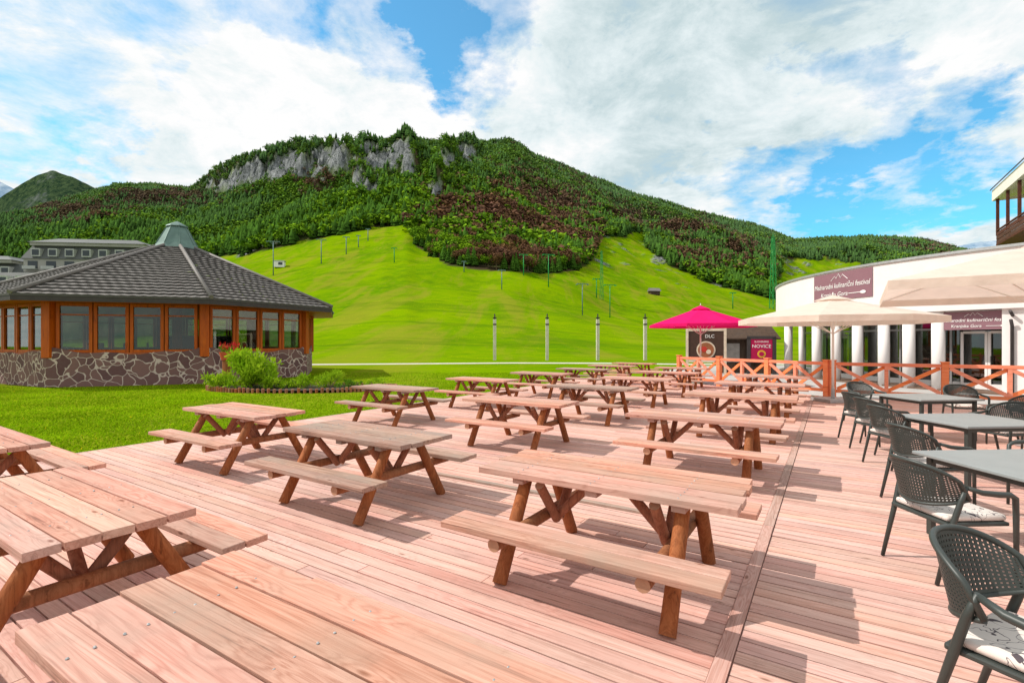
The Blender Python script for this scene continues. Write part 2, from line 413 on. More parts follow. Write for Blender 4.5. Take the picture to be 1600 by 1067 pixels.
obj('pavement',b.mesh('pavement',[simple('pavement_concrete',(.42,.40,.38),.9,.15,2)]),kind='structure')

# ---------------- picnic tables
def picnic(mt,label):
    root=obj('picnic_table',None,label=label,cat='picnic table',group='picnic tables on the deck')
    b=MB(); L=1.9
    for i in range(5):
        w_=random.uniform(.142,.149)
        b.box((random.uniform(-.014,.014),-.31+i*.155,.728+random.uniform(-.003,.003)),(L,w_,.045),0,random.random(),rz=random.uniform(-.0015,.0015),rx=random.uniform(-.02,.02))
    for x in(-.6,.6,0): b.box((x,0,.681),(.09,.7,.044),0,.3)
    for x in(-.6,0,.6):
        for i in range(5):
            for s in(-.035,.035): b.tube([(x+random.uniform(-.01,.01),-.31+i*.155+s,.749),(x,-.31+i*.155+s,.7532)],.006,6,1)
    obj('table_top',b.mesh('table_top',[mt,m_steel]),root,bevel=.006)
    for s in(-1,1):
        b=MB()
        for k in(0,1): b.box((random.uniform(-.01,.01),s*(.61+k*.15),.432),(L,.143,.045),0,random.random(),rx=random.uniform(-.02,.02))
        obj('bench_seat',b.mesh('bench_seat',[mt]),root,bevel=.006)
    for x in(-.6,.6):
        s0=1 if x>0 else -1
        for s in(-1,1):
            b=MB(); b.tube([(0,0,0),(0,-s*.2,.35),(0,-s*.38,.662)],[.053,.051,.048],12,0,.5,True,1)
            obj('leg',b.mesh('leg',[m_log,m_logend],True),root,loc=(x,s*.6,0.0))
        b=MB(); b.tube([(0,-.8,.362),(0,.8,.362)],.046,12,0,.4,True,1)
        obj('cross_beam',b.mesh('cross_beam',[m_log,m_logend],True),root,loc=(x-s0*.085,0,0))
        for s in(-1,1):
            b=MB(); b.tube([(0,s*.02,.33),(0,s*.3,.665)],.038,10,0,.6,True,1)
            obj('brace',b.mesh('brace',[m_log,m_logend],True),root,loc=(x-s0*.165,0,0))
        b=MB(); b.tube([(x-s0*.17,0,.36),(x*.2,0,.67)],.036,10,0,.6,True,1)
        obj('brace',b.mesh('brace',[m_log,m_logend],True),root)
    return root
TB=[(3.6,-1.42),(.93,-1.43),(7.05,-1.45),(10.2,-1.45),(13.3,-1.45),(16.3,-1.45),
(1.13,-4.15),(7.3,-4.5),(10.4,-4.5),(13.5,-4.5),(16.6,-4.5),(19.6,-4.8),
(1.35,-7.45),(4.1,-7.33),(7.9,-8.1),(10.9,-7.9),(14,-7.8),(17,-7.7),(19.9,-7.7),(22.6,-7.7)]
TG=[(3.84,-4.4),(7.9,-8.1),(10.4,-4.5),(17,-7.7)]
proto=picnic(m_top,'pinkish sun-faded plank picnic table on log legs')
protob=picnic(m_top,'pinkish sun-faded plank picnic table on log legs')
protog=picnic(m_topg,'weathered grey-brown plank picnic table on log legs')
x,y=uv(*TB[0]); proto.location=(x,y,0.004); proto.rotation_euler=(0,0,-TH)
x,y=uv(*TB[6]); protob.location=(x,y,0.004); protob.rotation_euler=(0,0,-TH)
for i,t in enumerate(TB):
    if t in TG or i in(0,6): continue
    x,y=uv(*t); copy_thing(proto if i%2 else protob,(x,y,.004),-TH+random.uniform(-.02,.02)+(math.pi if i%4>1 else 0))
x,y=uv(*TG[0]); protog.location=(x,y,0.004); protog.rotation_euler=(0,0,-TH-.01)
for t in TG[1:]:
    x,y=uv(*t); copy_thing(protog,(x,y,.004),-TH+random.uniform(-.03,.03))

# ---------------- chairs
m_chair=simple('dark_resin',(.035,.042,.038),.45,.15,5,0,.03,.5)
m,N,out=newmat('cushion_cloth'); tc=N.n('ShaderNodeTexCoord').outputs['Object']
a1=N.noise(tc,7.,1.5,.4,1.6); ln=N.mr(N.math('ABSOLUTE',N.math('SUBTRACT',a1,.5)),.006,.013,1,0)
a2=N.noise(tc,17.,1,.3,.6); bl=N.mr(a2,.70,.71)
c=N.mix(N.math('MAXIMUM',ln,bl),(.68,.60,.55),(.09,.07,.08)); fin(N,out,c,.9,N.bump(N.noise(tc,14.,3),.3,.01)); m_cush=m
def chair():
    root=obj('armchair',None,label='dark grey-green resin armchair with patterned seat cushion',cat='chair',group='resin armchairs around the grey tables')
    b=MB(); NA,NBb=34,14
    def P(a,t):
        A=a*1.2; y=.275*math.sin(A)/math.sin(1.2)*1.0; x=-.27+.2*(1-math.cos(A))/(1-math.cos(1.2))
        zt=.85-.11*abs(a)**2.5; zb=.53+.08*abs(a)**2
        return Vector((x-.07*t,y,zb+(zt-zb)*t))
    for i in range(NA):
        for j in range(NBb):
            c=[P(-1+2*(i+di)/NA,(j+dj)/NBb) for di,dj in((0,0),(1,0),(1,1),(0,1))]
            if j in(0,NBb-1): b.add(c,[(0,1,2,3)]); continue
            m0=(c[0]+c[1]+c[2]+c[3])/4; q=[p+(m0-p)*.55 for p in c]
            b.add(c+q,[(0,1,5,4),(1,2,6,5),(2,3,7,6),(3,0,4,7)])
    o=obj('backrest',b.mesh('backrest',[m_chair]),root); sm=o.modifiers.new('Solid','SOLIDIFY'); sm.thickness=.007; sm.offset=0
    b=MB(); seq=[P(-1,0)]+[P(-1+2*i/24,1) for i in range(25)]+[P(1,0)]
    b.tube(seq,.015,8); b.tube([P(-1+2*i/24,0) for i in range(25)],.012,8)
    obj('back_frame',b.mesh('back_frame',[m_chair],True),root)
    for s in(-1,1):
        b=MB(); b.tube([(-.09,s*.275,.70),(0,s*.3,.672),(.12,s*.31,.66),(.2,s*.305,.655),(.245,s*.3,.63),(.26,s*.29,.5),(.275,s*.28,0)],[.015,.02,.022,.021,.02,.019,.014],9)
        obj('armrest',b.mesh('armrest',[m_chair],True),root)
        b=MB(); b.tube([(-.09,s*.275,.71),(-.13,s*.27,.6),(-.18,s*.255,.42),(-.29,s*.25,0)],[.014,.019,.02,.014],9)
        obj('leg',b.mesh('leg',[m_chair],True),root)
    b=MB(); b.box((.02,0,.425),(.48,.5,.03)); obj('seat',b.mesh('seat',[m_chair]),root,bevel=.01)
    b=MB(); b.box((.03,0,.465),(.46,.47,.05))
    o=obj('cushion',b.mesh('cushion',[m_cush],True),root,bevel=.022)
    return root
CH=[(3.33,3.86,.04),(2.2,2.1,-1.1),(4.45,5.4,.05),(5.4,7.05,.08),(6.25,8.9,.1),(5.85,8.0,.1),(7.15,7.3,3.3),(9.1,10.1,-1.9),(7.0,6.2,2.9),(8.4,8.3,3.2),(5.6,5.1,3.1),(7.6,10.8,-1.5)]
cp=chair(); cp.location=(CH[0][0],CH[0][1],.004); cp.rotation_euler=(0,0,CH[0][2])
for x,y,r in CH[1:]: copy_thing(cp,(x,y,.004),r)
m_gt=simple('grey_table_laminate',(.25,.27,.27),.45,.1,3,0,.02,.5)
def gtable():
    root=obj('cafe_table',None,label='square grey laminate cafe table with metal legs',cat='table',group='grey cafe tables')
    b=MB(); b.box((0,0,.725),(1.2,1.05,.028)); obj('table_top',b.mesh('table_top',[m_gt]),root,bevel=.006)
    for sx in(-1,1):
        for sy in(-1,1):
            b=MB(); b.box((sx*.5,sy*.43,.355),(.05,.05,.71)); obj('leg',b.mesh('leg',[m_chair]),root,bevel=.004)
    b=MB(); b.box((0,.43,.68),(.95,.025,.05)); b.box((0,-.43,.68),(.95,.025,.05)); b.box((-.5,0,.68),(.025,.8,.05)); b.box((.5,0,.68),(.025,.8,.05)); obj('apron',b.mesh('apron',[m_chair]),root)
    return root
gp=gtable(); gp.location=(4.33,4.15,.004); gp.rotation_euler=(0,0,.06)
for x,y,r in[(5.95,6.5,.08),(7.6,9.2,.08)]: copy_thing(gp,(x,y,.004),r)

# ---------------- umbrellas
def cloth(name,c,tr=.35):
    m,N,out=newmat(name); tc=N.n('ShaderNodeTexCoord').outputs['Object']
    n=N.noise(tc,3.,4,.5); col=N.mix(N.mr(n,.3,.7),tuple(x*.9 for x in c),c)
    bp=N.bump(N.noise(tc,1.6,4,.55),.6,.09)
    d=N.n('ShaderNodeBsdfDiffuse',{0:col,'Normal':bp}); t=N.n('ShaderNodeBsdfTranslucent',{0:col})
    mx=N.n('ShaderNodeMixShader',{0:tr,1:d.outputs[0],2:t.outputs[0]}); N.t.links.new(mx.outputs[0],out.inputs[0]); return m
m_cream=cloth('cream_canvas',(.85,.73,.64),.38); m_mag=cloth('magenta_canvas',(.85,.02,.19))
m_white=simple('white_paint',(.75,.73,.7),.5,.06,3,0,.03)
def umbrella(loc,R,zr,za,mat,n,rz,label,val=.16):
    root=obj('parasol',None,loc=loc,rz=rz,label=label,cat='parasol')
    b=MB(); K=8; S_=6
    def pt(a,t):
        i=int(math.floor(a))%n; f=a-math.floor(a); A0=2*math.pi*i/n;A1=2*math.pi*(i+1)/n
        x=R*t*(math.cos(A0)*(1-f)+math.cos(A1)*f); y=R*t*(math.sin(A0)*(1-f)+math.sin(A1)*f)
        z=za+(zr-za)*(t**1.02)-.05*R/2.5*t*(1-t)-.08*math.sin(math.pi*f)*t*.5+ (.04*math.sin(math.pi*f)*t if t>.99 else 0)
        return (x,y,z)
    for i in range(n*S_):
        a0,a1=i/S_,(i+1)/S_-1e-6
        for k in range(K):
            t0=.04+.96*k/K;t1=.04+.96*(k+1)/K
            b.quad(pt(a0,t0),pt(a1,t0),pt(a1,t1),pt(a0,t1))
        p,q=pt(a0,1),pt(a1,1); b.quad(p,q,(q[0],q[1],q[2]-val),(p[0],p[1],p[2]-val))
    for i in range(n):
        p,q=[(R*.2*math.cos(2*math.pi*j/n),R*.2*math.sin(2*math.pi*j/n),za-(za-zr)*.2+.05) for j in(i,i+1)]
        b.add([(0,0,za+.08),p,q],[(0,1,2)])
    obj('canopy',b.mesh('canopy',[mat],False),root)
    b=MB(); b.tube([(0,0,.05),(0,0,za+.05)],.035,12); b.tube([(0,0,za+.05),(0,0,za+.16)],[.03,.01],8); obj('pole',b.mesh('pole',[m_white],True),root)
    for i in range(n):
        b=MB(); A=2*math.pi*i/n; b.tube([(R*.03*math.cos(A),R*.03*math.sin(A),za-.07),(R*.98*math.cos(A),R*.98*math.sin(A),zr-.03)],.012,6)
        b.tube([(0,0,zr-.45),(R*.5*math.cos(A),R*.5*math.sin(A),(za+zr)/2-.09)],.01,6); obj('rib',b.mesh('rib',[m_white]),root)
    b=MB(); b.box((0,0,.05),(.8,.8,.1)); b.tube([(0,0,.1),(0,0,.4)],.05,12); obj('base',b.mesh('base',[m_steel]),root,bevel=.01)
    return root
umbrella((8.35,22.2,-.11),2.3,2.60,3.38,m_mag,8,.2,'magenta octagonal parasol open beside the railing',.12)
umbrella((9.35,14.6,0.0),2.6,2.42,3.02,m_cream,8,.1,'cream canvas parasol open over the terrace')
umbrella((8.9,8.1,0.004),3.3,2.66,3.42,m_cream,4,math.radians(10),'large square cream parasol open over the cafe tables',.14)

# ---------------- railings
def railing(p0,p1,npan,z0,label):
    p0=Vector((*p0,0));p1=Vector((*p1,0)); d=p1-p0; L=d.length; ang=math.atan2(d.y,d.x)
    root=obj('wooden_railing',None,loc=(p0.x,p0.y,z0),rz=ang,label=label,cat='railing')
    w=L/npan
    for i in range(npan+1):
        b=MB(); b.box((i*w,0,.57),(.16,.16,1.14)); b.box((i*w,0,1.155),(.2,.2,.035)); obj('post',b.mesh('post',[m_rail]),root,bevel=.006)
    for i in range(npan):
        x0=i*w+.08;x1=(i+1)*w-.08; c=(x0+x1)/2; l=x1-x0
        b=MB(); b.box((c,0,1.05),(l,.12,.1),0,.7); obj('top_rail',b.mesh('top_rail',[m_rail]),root,bevel=.006)
        b=MB(); b.box((c,0,.2),(l,.09,.1),0,.5); obj('bottom_rail',b.mesh('bottom_rail',[m_rail]),root,bevel=.006)
        b=MB()
        for j in range(2):
            ll=l/2; cx=x0+ll*(j+.5); dz=.75; D=math.hypot(ll,dz)-.06; a=math.atan2(dz,ll)
            b.box((cx,.026,.625),(D,.045,.1),0,.8,ry=-a); b.box((cx,-.026,.625),(D,.045,.1),0,.6,ry=a)
        b.box((c,0,.625),(.09,.11,.75),0,.6)
        obj('cross_brace',b.mesh('cross_brace',[m_rail]),root)
railing(uv(18.7,.05),uv(18.7,10.8),4,0,'salmon-red wooden railing with crossed braces at the terrace edge')
railing(uv(22,-5.5),uv(18.85,-.12),3,0,'salmon-red wooden cross-braced railing beside the parasol')

# ---------------- pavilion
m_or=wood('orange_timber',(.46,.085,.02),(.64,.145,.035),(.2,.05,.02),(.3,.1,.05),.25,2,False,12.,.5,.3)
m,N,out=newmat('rubble_stone'); tc=N.n('ShaderNodeTexCoord').outputs['Object']
tcn=N.n('ShaderNodeVectorMath',{0:tc,1:N.n('ShaderNodeTexNoise',{'Vector':tc,'Scale':1.2}).outputs[1]},operation='ADD').outputs[0]
v1=N.n('ShaderNodeTexVoronoi',{'Vector':tcn,'Scale':2.2},feature='DISTANCE_TO_EDGE').outputs['Distance']
v2=N.n('ShaderNodeTexVoronoi',{'Vector':tcn,'Scale':2.2}); cs=N.n('ShaderNodeSeparateColor',{0:v2.outputs['Color']}).outputs[0]
sc_=N.mix(cs,(.13,.06,.062),(.26,.135,.12)); sc_=N.mix(N.mr(N.noise(tc,8.,5,.7),.4,.7,0,.4),sc_,(.17,.11,.11))
c=N.mix(N.mr(v1,.024,.045),(.62,.49,.43),sc_); fin(N,out,c,.8,N.bump(N.mr(v1,.0,.08),.4,.03)); m_stone=m
def glassmat(name,tcl,lo,hi):
    m,N,out=newmat(name)
    tr=N.n('ShaderNodeBsdfTransparent',{0:(*tcl,1)}); gl=N.n('ShaderNodeBsdfGlossy',{0:(.8,.85,.85,1),1:.02})
    lw=N.n('ShaderNodeLayerWeight',{0:.3}).outputs['Facing']
    mx=N.n('ShaderNodeMixShader',{0:N.mr(lw,0,1,lo,hi),1:tr.outputs[0],2:gl.outputs[0]}); N.t.links.new(mx.outputs[0],out.inputs[0]); return m
m_glass=glassmat('window_glass',(.62,.68,.6),.04,.5)
m_fglass=glassmat('front_glass',(.4,.46,.42),.10,.6)
m,N,out=newmat('roof_shingle'); tc=N.n('ShaderNodeTexCoord').outputs['Object']
at=N.n('ShaderNodeAttribute',attribute_name='tint').outputs['Fac']
n_=N.noise(tc,1.5,5,.7); c=N.mix(N.mr(n_,.3,.7),(.145,.13,.118),(.215,.195,.18))
c=N.mix(1.,c,N.ramp(at,[(0,.4),(.1,.88),(1,1.1)]),'MULTIPLY'); fin(N,out,c,.6,N.bump(N.noise(tc,12.,4),.3,.03),0,.3); m_roof=m
m_cup=simple('patinated_metal',(.12,.19,.165),.45,.2,3,.3)
m_dark=simple('dark_trim',(.05,.04,.04),.6)
m_floor=simple('interior_floor',(.16,.10,.07),.7)
PC=Vector((-18.5,27.7,0)); P2=Vector((-13.62,22.2,0))
a0=math.atan2(P2.y-PC.y,P2.x-PC.x); R8=(P2-PC).length
pav=obj('pavilion',None,loc=(PC.x,PC.y,-.12),label='octagonal timber pavilion with stone base and dark shingle roof',cat='pavilion')
def oc(i,R,z): a=a0+i*math.pi/4; return Vector((R*math.cos(a),R*math.sin(a),z))
ZS=1.36; ZW=3.75
b=MB()
for i in range(8):
    A,B=oc(i,R8,0),oc(i+1,R8,0); Ai,Bi=oc(i,R8-.4,0),oc(i+1,R8-.4,0); M=14
    for k in range(M):
        t0,t1=k/M,(k+1)/M
        hz_=lambda t: ZS+.26*(abs(2*t-1))**2.2+.05*math.sin(t*19+i)
        p,q=A.lerp(B,t0),A.lerp(B,t1); pi_,qi=Ai.lerp(Bi,t0),Ai.lerp(Bi,t1); z0,z1=hz_(t0),hz_(t1)
        U=Vector((0,0,1)); b.quad(p,q,q+U*z1,p+U*z0); b.quad(p+U*z0,q+U*z1,qi+U*z1,pi_+U*z0); b.quad(qi,pi_,pi_+U*z0,qi+U*z1)
obj('stone_base',b.mesh('stone_base',[m_stone]),pav)
b=MB(); b.add([oc(i,R8-.41,.12) for i in range(8)],[tuple(range(8))]); b.tube([(0,0,.1),(0,0,6)],.25,10,1)
for q in range(6):
    a=q*1.05; b.box((3.6*math.cos(a),3.6*math.sin(a),.85),(1.4,.8,.08),1,.5,rz=a); b.box((3.6*math.cos(a),3.6*math.sin(a),.45),(.2,.2,.7),1)
    b.box((3.4*math.cos(a+.5),3.4*math.sin(a+.5),1.3),(.5,.06,1.0),2,.5,rz=a)
b.box((0,2.,1.2),(3.5,.5,2.0),2)
b.add([oc(i,R8-.02,3.62) for i in range(8)],[tuple(range(8))],1)
obj('interior',b.mesh('interior',[m_floor,m_or,m_dark]),pav)
for i in range(8):
    A,B=oc(i,R8-.14,0),oc(i+1,R8-.14,0); d=B-A; L=d.length; ang=math.atan2(d.y,d.x)
    b=MB(); b.box((A.x,A.y,(1.2+ZW)/2),(.36,.36,ZW-1.2),0,.5,rz=a0+i*math.pi/4); obj('corner_post',b.mesh('corner_post',[m_or]),pav,bevel=.01)
    c=(A+B)/2; b=MB(); b.box((c.x,c.y,3.6),(L-.38,.2,.24),0,.5,rz=ang); b.box((c.x,c.y,1.33),(L-.38,.16,.12),0,.4,rz=ang); obj('wall_beam',b.mesh('wall_beam',[m_or]),pav,bevel=.01)
    nW=4; x0=.22; W=(L-.44)/nW
    for k in range(nW):
        cx=x0+W*(k+.5); b=MB(); p=A+d.normalized()*cx
        def lb(ox,z,sx,sy,sz,mi):
            q=p+d.normalized()*ox
            b.box((q.x,q.y,z),(sx,sy,sz),mi,.5,rz=ang)
        lb(-W/2+.08,2.43,.12,.13,2.08,0); lb(W/2-.08,2.43,.12,.13,2.08,0); lb(0,3.4,W-.29,.11,.13,0); lb(0,1.46,W-.29,.11,.12,0)
        lb(0,2.43,W-.29,.012,1.8,1); lb(0,2.98,W-.29,.05,.05,0)
        obj('window',b.mesh('window',[m_or,m_glass]),pav)
b=MB(); RR=8.75; ZE=3.62; ZA=7.1; nC=22
for i in range(8):
    for k in range(nC):
        t0,t1=k/nC,(k+1)/nC; R0=RR*(1-t0)+.55*t0; R1=RR*(1-t1)+.55*t1; z0=ZE+(ZA-ZE)*t0+.1; z1=ZE+(ZA-ZE)*t1+.015
        A0,B0,A1,B1=oc(i,R0,z0),oc(i+1,R0,z0),oc(i,R1,z1),oc(i+1,R1,z1); nn=max(2,int((A0-B0).length/.36))
        for j in range(nn):
            s0,s1=j/nn,(j+1)/nn; tt=.2+.8*random.random()
            up=Vector((0,0,.02))
            m0,m1=A0.lerp(B0,(s0+s1)/2)+up,A1.lerp(B1,(s0+s1)/2)+up
            b.quad(A0.lerp(B0,s0),m0,m1,A1.lerp(B1,s0),0,tt); b.quad(m0,A0.lerp(B0,s1),A1.lerp(B1,s1),m1,0,tt)
            dz=Vector((0,0,-.09)); b.quad(A0.lerp(B0,s0)+dz,A0.lerp(B0,s1)+dz,A0.lerp(B0,s1),A0.lerp(B0,s0),0,0.)
    e0,e1=oc(i,RR-.02,ZE+.02),oc(i+1,RR-.02,ZE+.02); dz=Vector((0,0,.2)); b.quad(e0-dz,e1-dz,e1,e0,1)
    b.quad(oc(i,RR-.02,ZE-.18),oc(i+1,RR-.02,ZE-.18),oc(i+1,.5,ZE+.1),oc(i,.5,ZE+.1),2)
obj('roof',b.mesh('roof',[m_roof,m_dark,m_or]),pav)
for i in range(8):
    b=MB(); b.tube([oc(i,RR+.02,ZE+.13),oc(i,.55,ZA+.1)],.09,8,0,.3); obj('roof_ridge',b.mesh('roof_ridge',[m_roof],True),pav)
b=MB()
for i in range(8):
    prof=[(1.1,6.95),(.95,7.2),(.45,8.2),(.55,8.18),(.48,8.26),(.03,8.5)]
    for (r0,z0),(r1,z1) in zip(prof[:-1],prof[1:]): b.quad(oc(i,r0,z0),oc(i+1,r0,z0),oc(i+1,r1,z1),oc(i,r1,z1))
    b.tube([oc(i,.96,7.2),oc(i,.46,8.18)],.03,6)
obj('cupola',b.mesh('cupola',[m_cup]),pav)

# ---------------- flower bed and plants
m_leaf=[]
for nm,c1,c2 in(('leaf_light',(.20,.38,.01),(.44,.60,.03)),('leaf_mid',(.07,.17,.015),(.17,.32,.02))):
    m,N,out=newmat(nm); at=N.n('ShaderNodeAttribute',attribute_name='tint').outputs['Fac']; col=N.mix(at,c1,c2)
    d=N.n('ShaderNodeBsdfDiffuse',{0:col}); t=N.n('ShaderNodeBsdfTranslucent',{0:col}); mx=N.n('ShaderNodeMixShader',{0:.4,1:d.outputs[0],2:t.outputs[0]}); N.t.links.new(mx.outputs[0],out.inputs[0]); m_leaf.append(m)
m_red=simple('red_petals',(.6,.02,.02),.6)
def leaves(b,c,rad,n,ls,mi=0,clumps=14,spread=(.45,1.0),cr=(.22,.38)):
    cl=[]
    for _ in range(clumps):
        d=Vector((random.gauss(0,1),random.gauss(0,1),random.gauss(0,1)*.8+.25)).normalized()*random.uniform(*spread)
        cl.append((Vector((c[0]+d.x*rad[0],c[1]+d.y*rad[1],c[2]+d.z*rad[2])),random.uniform(*cr),random.random()))
    for i in range(n):
        cc,rr,tt=cl[i%clumps]; d=Vector((random.gauss(0,1),random.gauss(0,1),random.gauss(0,1))).normalized()
        p=cc+Vector((d.x*rad[0],d.y*rad[1],d.z*rad[2]))*rr*random.uniform(.5,1.15)
        if p.z<-.1: p.z=-.05
        a=d.cross(Vector((random.random(),random.random(),random.random()))).normalized()*ls*random.uniform(.6,1.2); e=(d*random.uniform(-.6,.8)+Vector((0,0,random.uniform(-.5,.8)))).normalized()*ls*1.5
        b.quad(p-a*.5,p+e*.5-a*.1,p+e,p+a*.5+e*.4,mi,min(1,max(0,tt*.5+random.random()*.5)))
def shrub(loc,rad,n,ls,mi,label,clumps=14):
    root=obj('shrub',None,loc=loc,label=label,cat='shrub')
    b=MB()
    for q in range(6):
        a=q*1.05; b.tube([(0,0,-.05),(rad[0]*.3*math.cos(a),rad[1]*.3*math.sin(a),rad[2]*.6),(rad[0]*.7*math.cos(a),rad[1]*.7*math.sin(a),rad[2]*1.3)],[.02,.014,.005],5)
    obj('stem',b.mesh('stem',[m_bark]),root)
    b=MB(); leaves(b,(0,0,rad[2]*.9),rad,n,ls,0,clumps); obj('foliage',b.mesh('foliage',[m_leaf[mi]]),root)
shrub((-10.1,19.3,-.1),(1.05,.85,.78),3200,.13,0,'large bright green leafy shrub in the flower bed',30)
shrub((-11.2,19.1,-.1),(.65,.5,.36),900,.10,0,'low bright green shrub in the flower bed')
shrub((-9.1,19.0,-.1),(.5,.4,.32),700,.09,0,'small bright green shrub in the flower bed')
shrub((-8.1,19.2,-.1),(.5,.4,.3),800,.075,0,'small light green shrub in the flower bed')
shrub((-7.15,19.6,-.1),(.6,.45,.38),1200,.07,0,'rounded green shrub in the flower bed')
shrub((-8.7,19.7,-.1),(.5,.4,.2),600,.07,1,'low dark green plant in the flower bed')
shrub((-6.3,19.4,-.1),(.5,.4,.18),500,.07,1,'low dark green plant in the flower bed')
shrub((-5.3,19.6,-.1),(.45,.35,.22),600,.065,0,'low rounded green shrub in the flower bed')
b=MB(); K=110
for k in range(K):
    a=2*math.pi*k/K; r=1+.06*math.sin(3*a); x,y=3.6*r*math.cos(a),1.35*r*math.sin(a); hh=random.uniform(.15,.2); b.tube([(x,y,0),(x,y,hh)],.055,8,0,random.random(),True,1)
root=obj('flower_bed',None,loc=(-8.2,19.4,-.12),label='oval flower bed edged with short upright logs',cat='flower bed')
obj('log_edging',b.mesh('log_edging',[m_log,m_logend]),root)
b=MB(); b.add([(3.5*(1+.06*math.sin(3*a))*math.cos(a),1.28*(1+.06*math.sin(3*a))*math.sin(a),.1) for a in [2*math.pi*k/40 for k in range(40)]],[tuple(range(40))]); obj('soil',b.mesh('soil',[m_soil]),root)
root=obj('flower_pot',None,loc=(-11.55,20.3,-.1),label='terracotta pot of red flowers on a stump',cat='flower pot')
b=MB(); b.tube([(0,0,0),(0,0,1.1)],.16,12,0,.5,True,1); obj('stump',b.mesh('stump',[m_log,m_logend]),root)
b=MB(); b.tube([(0,0,1.1),(0,0,1.42)],[.2,.29],14); obj('pot',b.mesh('pot',[simple('terracotta',(.60,.10,.05))]),root)
b=MB(); leaves(b,(0,0,1.52),(.4,.4,.16),300,.07,0,8); leaves(b,(0,0,1.6),(.4,.4,.2),150,.08,1,9); obj('flowers',b.mesh('flowers',[m_leaf[1],m_red]),root)

# ---------------- grass blades
n=170000
Yg=6+24*rng.rand(n)**1.3; Xg=(-1.12+1.25*rng.rand(n))*Yg
vv=VX*Xg+VY*Yg; uu=UX*Xg+UY*Yg
ok=((vv<-10.05)|(uu>24.4))&(np.hypot(Xg-PC.x,Yg-PC.y)>R8+.1)&(((Xg+8.2)/3.8)**2+((Yg-19.4)/1.5)**2>1)
Xg,Yg=Xg[ok],Yg[ok]; n=len(Xg)
a=rng.rand(n)*6.28; w=.010+.012*rng.rand(n); hg=.02+.04*rng.rand(n); lx,ly=rng.randn(n)*.035,rng.randn(n)*.035
V=np.stack([np.stack([Xg-w*np.cos(a),Yg-w*np.sin(a),np.full(n,-.125)],-1),np.stack([Xg+w*np.cos(a),Yg+w*np.sin(a),np.full(n,-.125)],-1),np.stack([Xg+lx,Yg+ly,-.12+hg],-1)],1).reshape(-1,3)
pn=fbm(Xg*.8,Yg*.8,4)
k=((.7+.7*rng.rand(n))*(.6+.9*pn))[:,None]; cg=np.array([.23,.40,.004])*k; cg=np.where(rng.rand(n)[:,None]<.3,np.array([.33,.45,.01])*k,cg)
yel=rng.rand(n)<.003; cg[yel]=(.8,.65,.02)
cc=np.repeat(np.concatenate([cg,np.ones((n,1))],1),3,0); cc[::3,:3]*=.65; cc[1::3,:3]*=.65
m_blade,N,out=newmat('grass_blade')
att=N.n('ShaderNodeAttribute',attribute_name='col').outputs['Color']
d=N.n('ShaderNodeBsdfDiffuse',{0:att}); t=N.n('ShaderNodeBsdfTranslucent',{0:att}); mx=N.n('ShaderNodeMixShader',{0:.4,1:d.outputs[0],2:t.outputs[0]}); N.t.links.new(mx.outputs[0],out.inputs[0])
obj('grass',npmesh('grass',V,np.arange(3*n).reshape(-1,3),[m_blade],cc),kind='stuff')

# ---------------- round building
m_wall=simple('white_render',(.80,.72,.70),.8,.07,1.5,0,.05)
m_col=simple('white_column_paint',(.8,.76,.74),.6,.04,2)
BC=Vector((29.4,24.7,0)); BR_=14.5
def ang_at(px,R=BR_):
    d=Vector(((px-800)/F,1,0)).normalized(); bq=d.dot(BC); disc=bq*bq-(BC.length_squared-R*R)
    t=bq-math.sqrt(max(disc,0)); p=d*t; return math.atan2(p.y-BC.y,p.x-BC.x)
bld=obj('round_restaurant',None,loc=(BC.x,BC.y,-.11),label='white round restaurant building with columns and glass front',cat='building')
def ca(a,R,z): return Vector((R*math.cos(a),R*math.sin(a),z))
def arc(b,a0_,a1_,R0,R1,z0,z1,mi=0,st=math.radians(1.5)):
    k=max(1,int(abs(a1_-a0_)/st))
    for i in range(k):
        p=a0_+(a1_-a0_)*i/k;q=a0_+(a1_-a0_)*(i+1)/k
        b.quad(ca(p,R0,z0),ca(q,R0,z0),ca(q,R1,z1),ca(p,R1,z1),mi)
b=MB(); arc(b,0,2*math.pi,BR_,BR_,3.0,5.1); arc(b,0,2*math.pi,BR_,13.2,3.0,3.0,0); arc(b,0,2*math.pi,BR_,14.2,5.1,5.1); arc(b,0,2*math.pi,14.2,14.2,5.1,4.8)
obj('upper_wall',b.mesh('upper_wall',[m_wall],False),bld)
b=MB(); arc(b,0,2*math.pi,BR_+.06,BR_+.06,5.08,5.18); arc(b,0,2*math.pi,BR_+.06,14.1,5.18,5.18); arc(b,0,2*math.pi,BR_+.06,BR_,5.08,5.08); obj('parapet_cap',b.mesh('parapet_cap',[m_steel]),bld)
b=MB(); b.add([ca(2*math.pi*i/90,14.19,4.8) for i in range(90)],[tuple(range(90))]); obj('roof',b.mesh('roof',[m_steel]),bld)
b=MB(); b.add([ca(2*math.pi*i/90,BR_-.1,.06) for i in range(90)],[tuple(range(90))]); arc(b,0,2*math.pi,BR_-.1,BR_-.1,0,.06); obj('plinth',b.mesh('plinth',[m_floor]),bld)
aw0=ang_at(1563); aw1=aw0+math.radians(16)
b=MB(); arc(b,aw0,aw1,14.35,14.35,0,3.0); b.quad(ca(aw0,14.35,0),ca(aw0,13.2,0),ca(aw0,13.2,3),ca(aw0,14.35,3)); obj('wall',b.mesh('wall',[m_wall]),bld)
b=MB(); arc(b,0,2*math.pi,13.2,13.2,.08,2.98); obj('glass_wall',b.mesh('glass_wall',[m_fglass]),bld)
b=MB(); arc(b,0,2*math.pi,10,10,0.1,2.9); obj('inner_wall',b.mesh('inner_wall',[simple('interior_plaster',(.12,.09,.07),.8,.5,.6)]),bld)
aD=ang_at(1520)
b=MB(); na=44
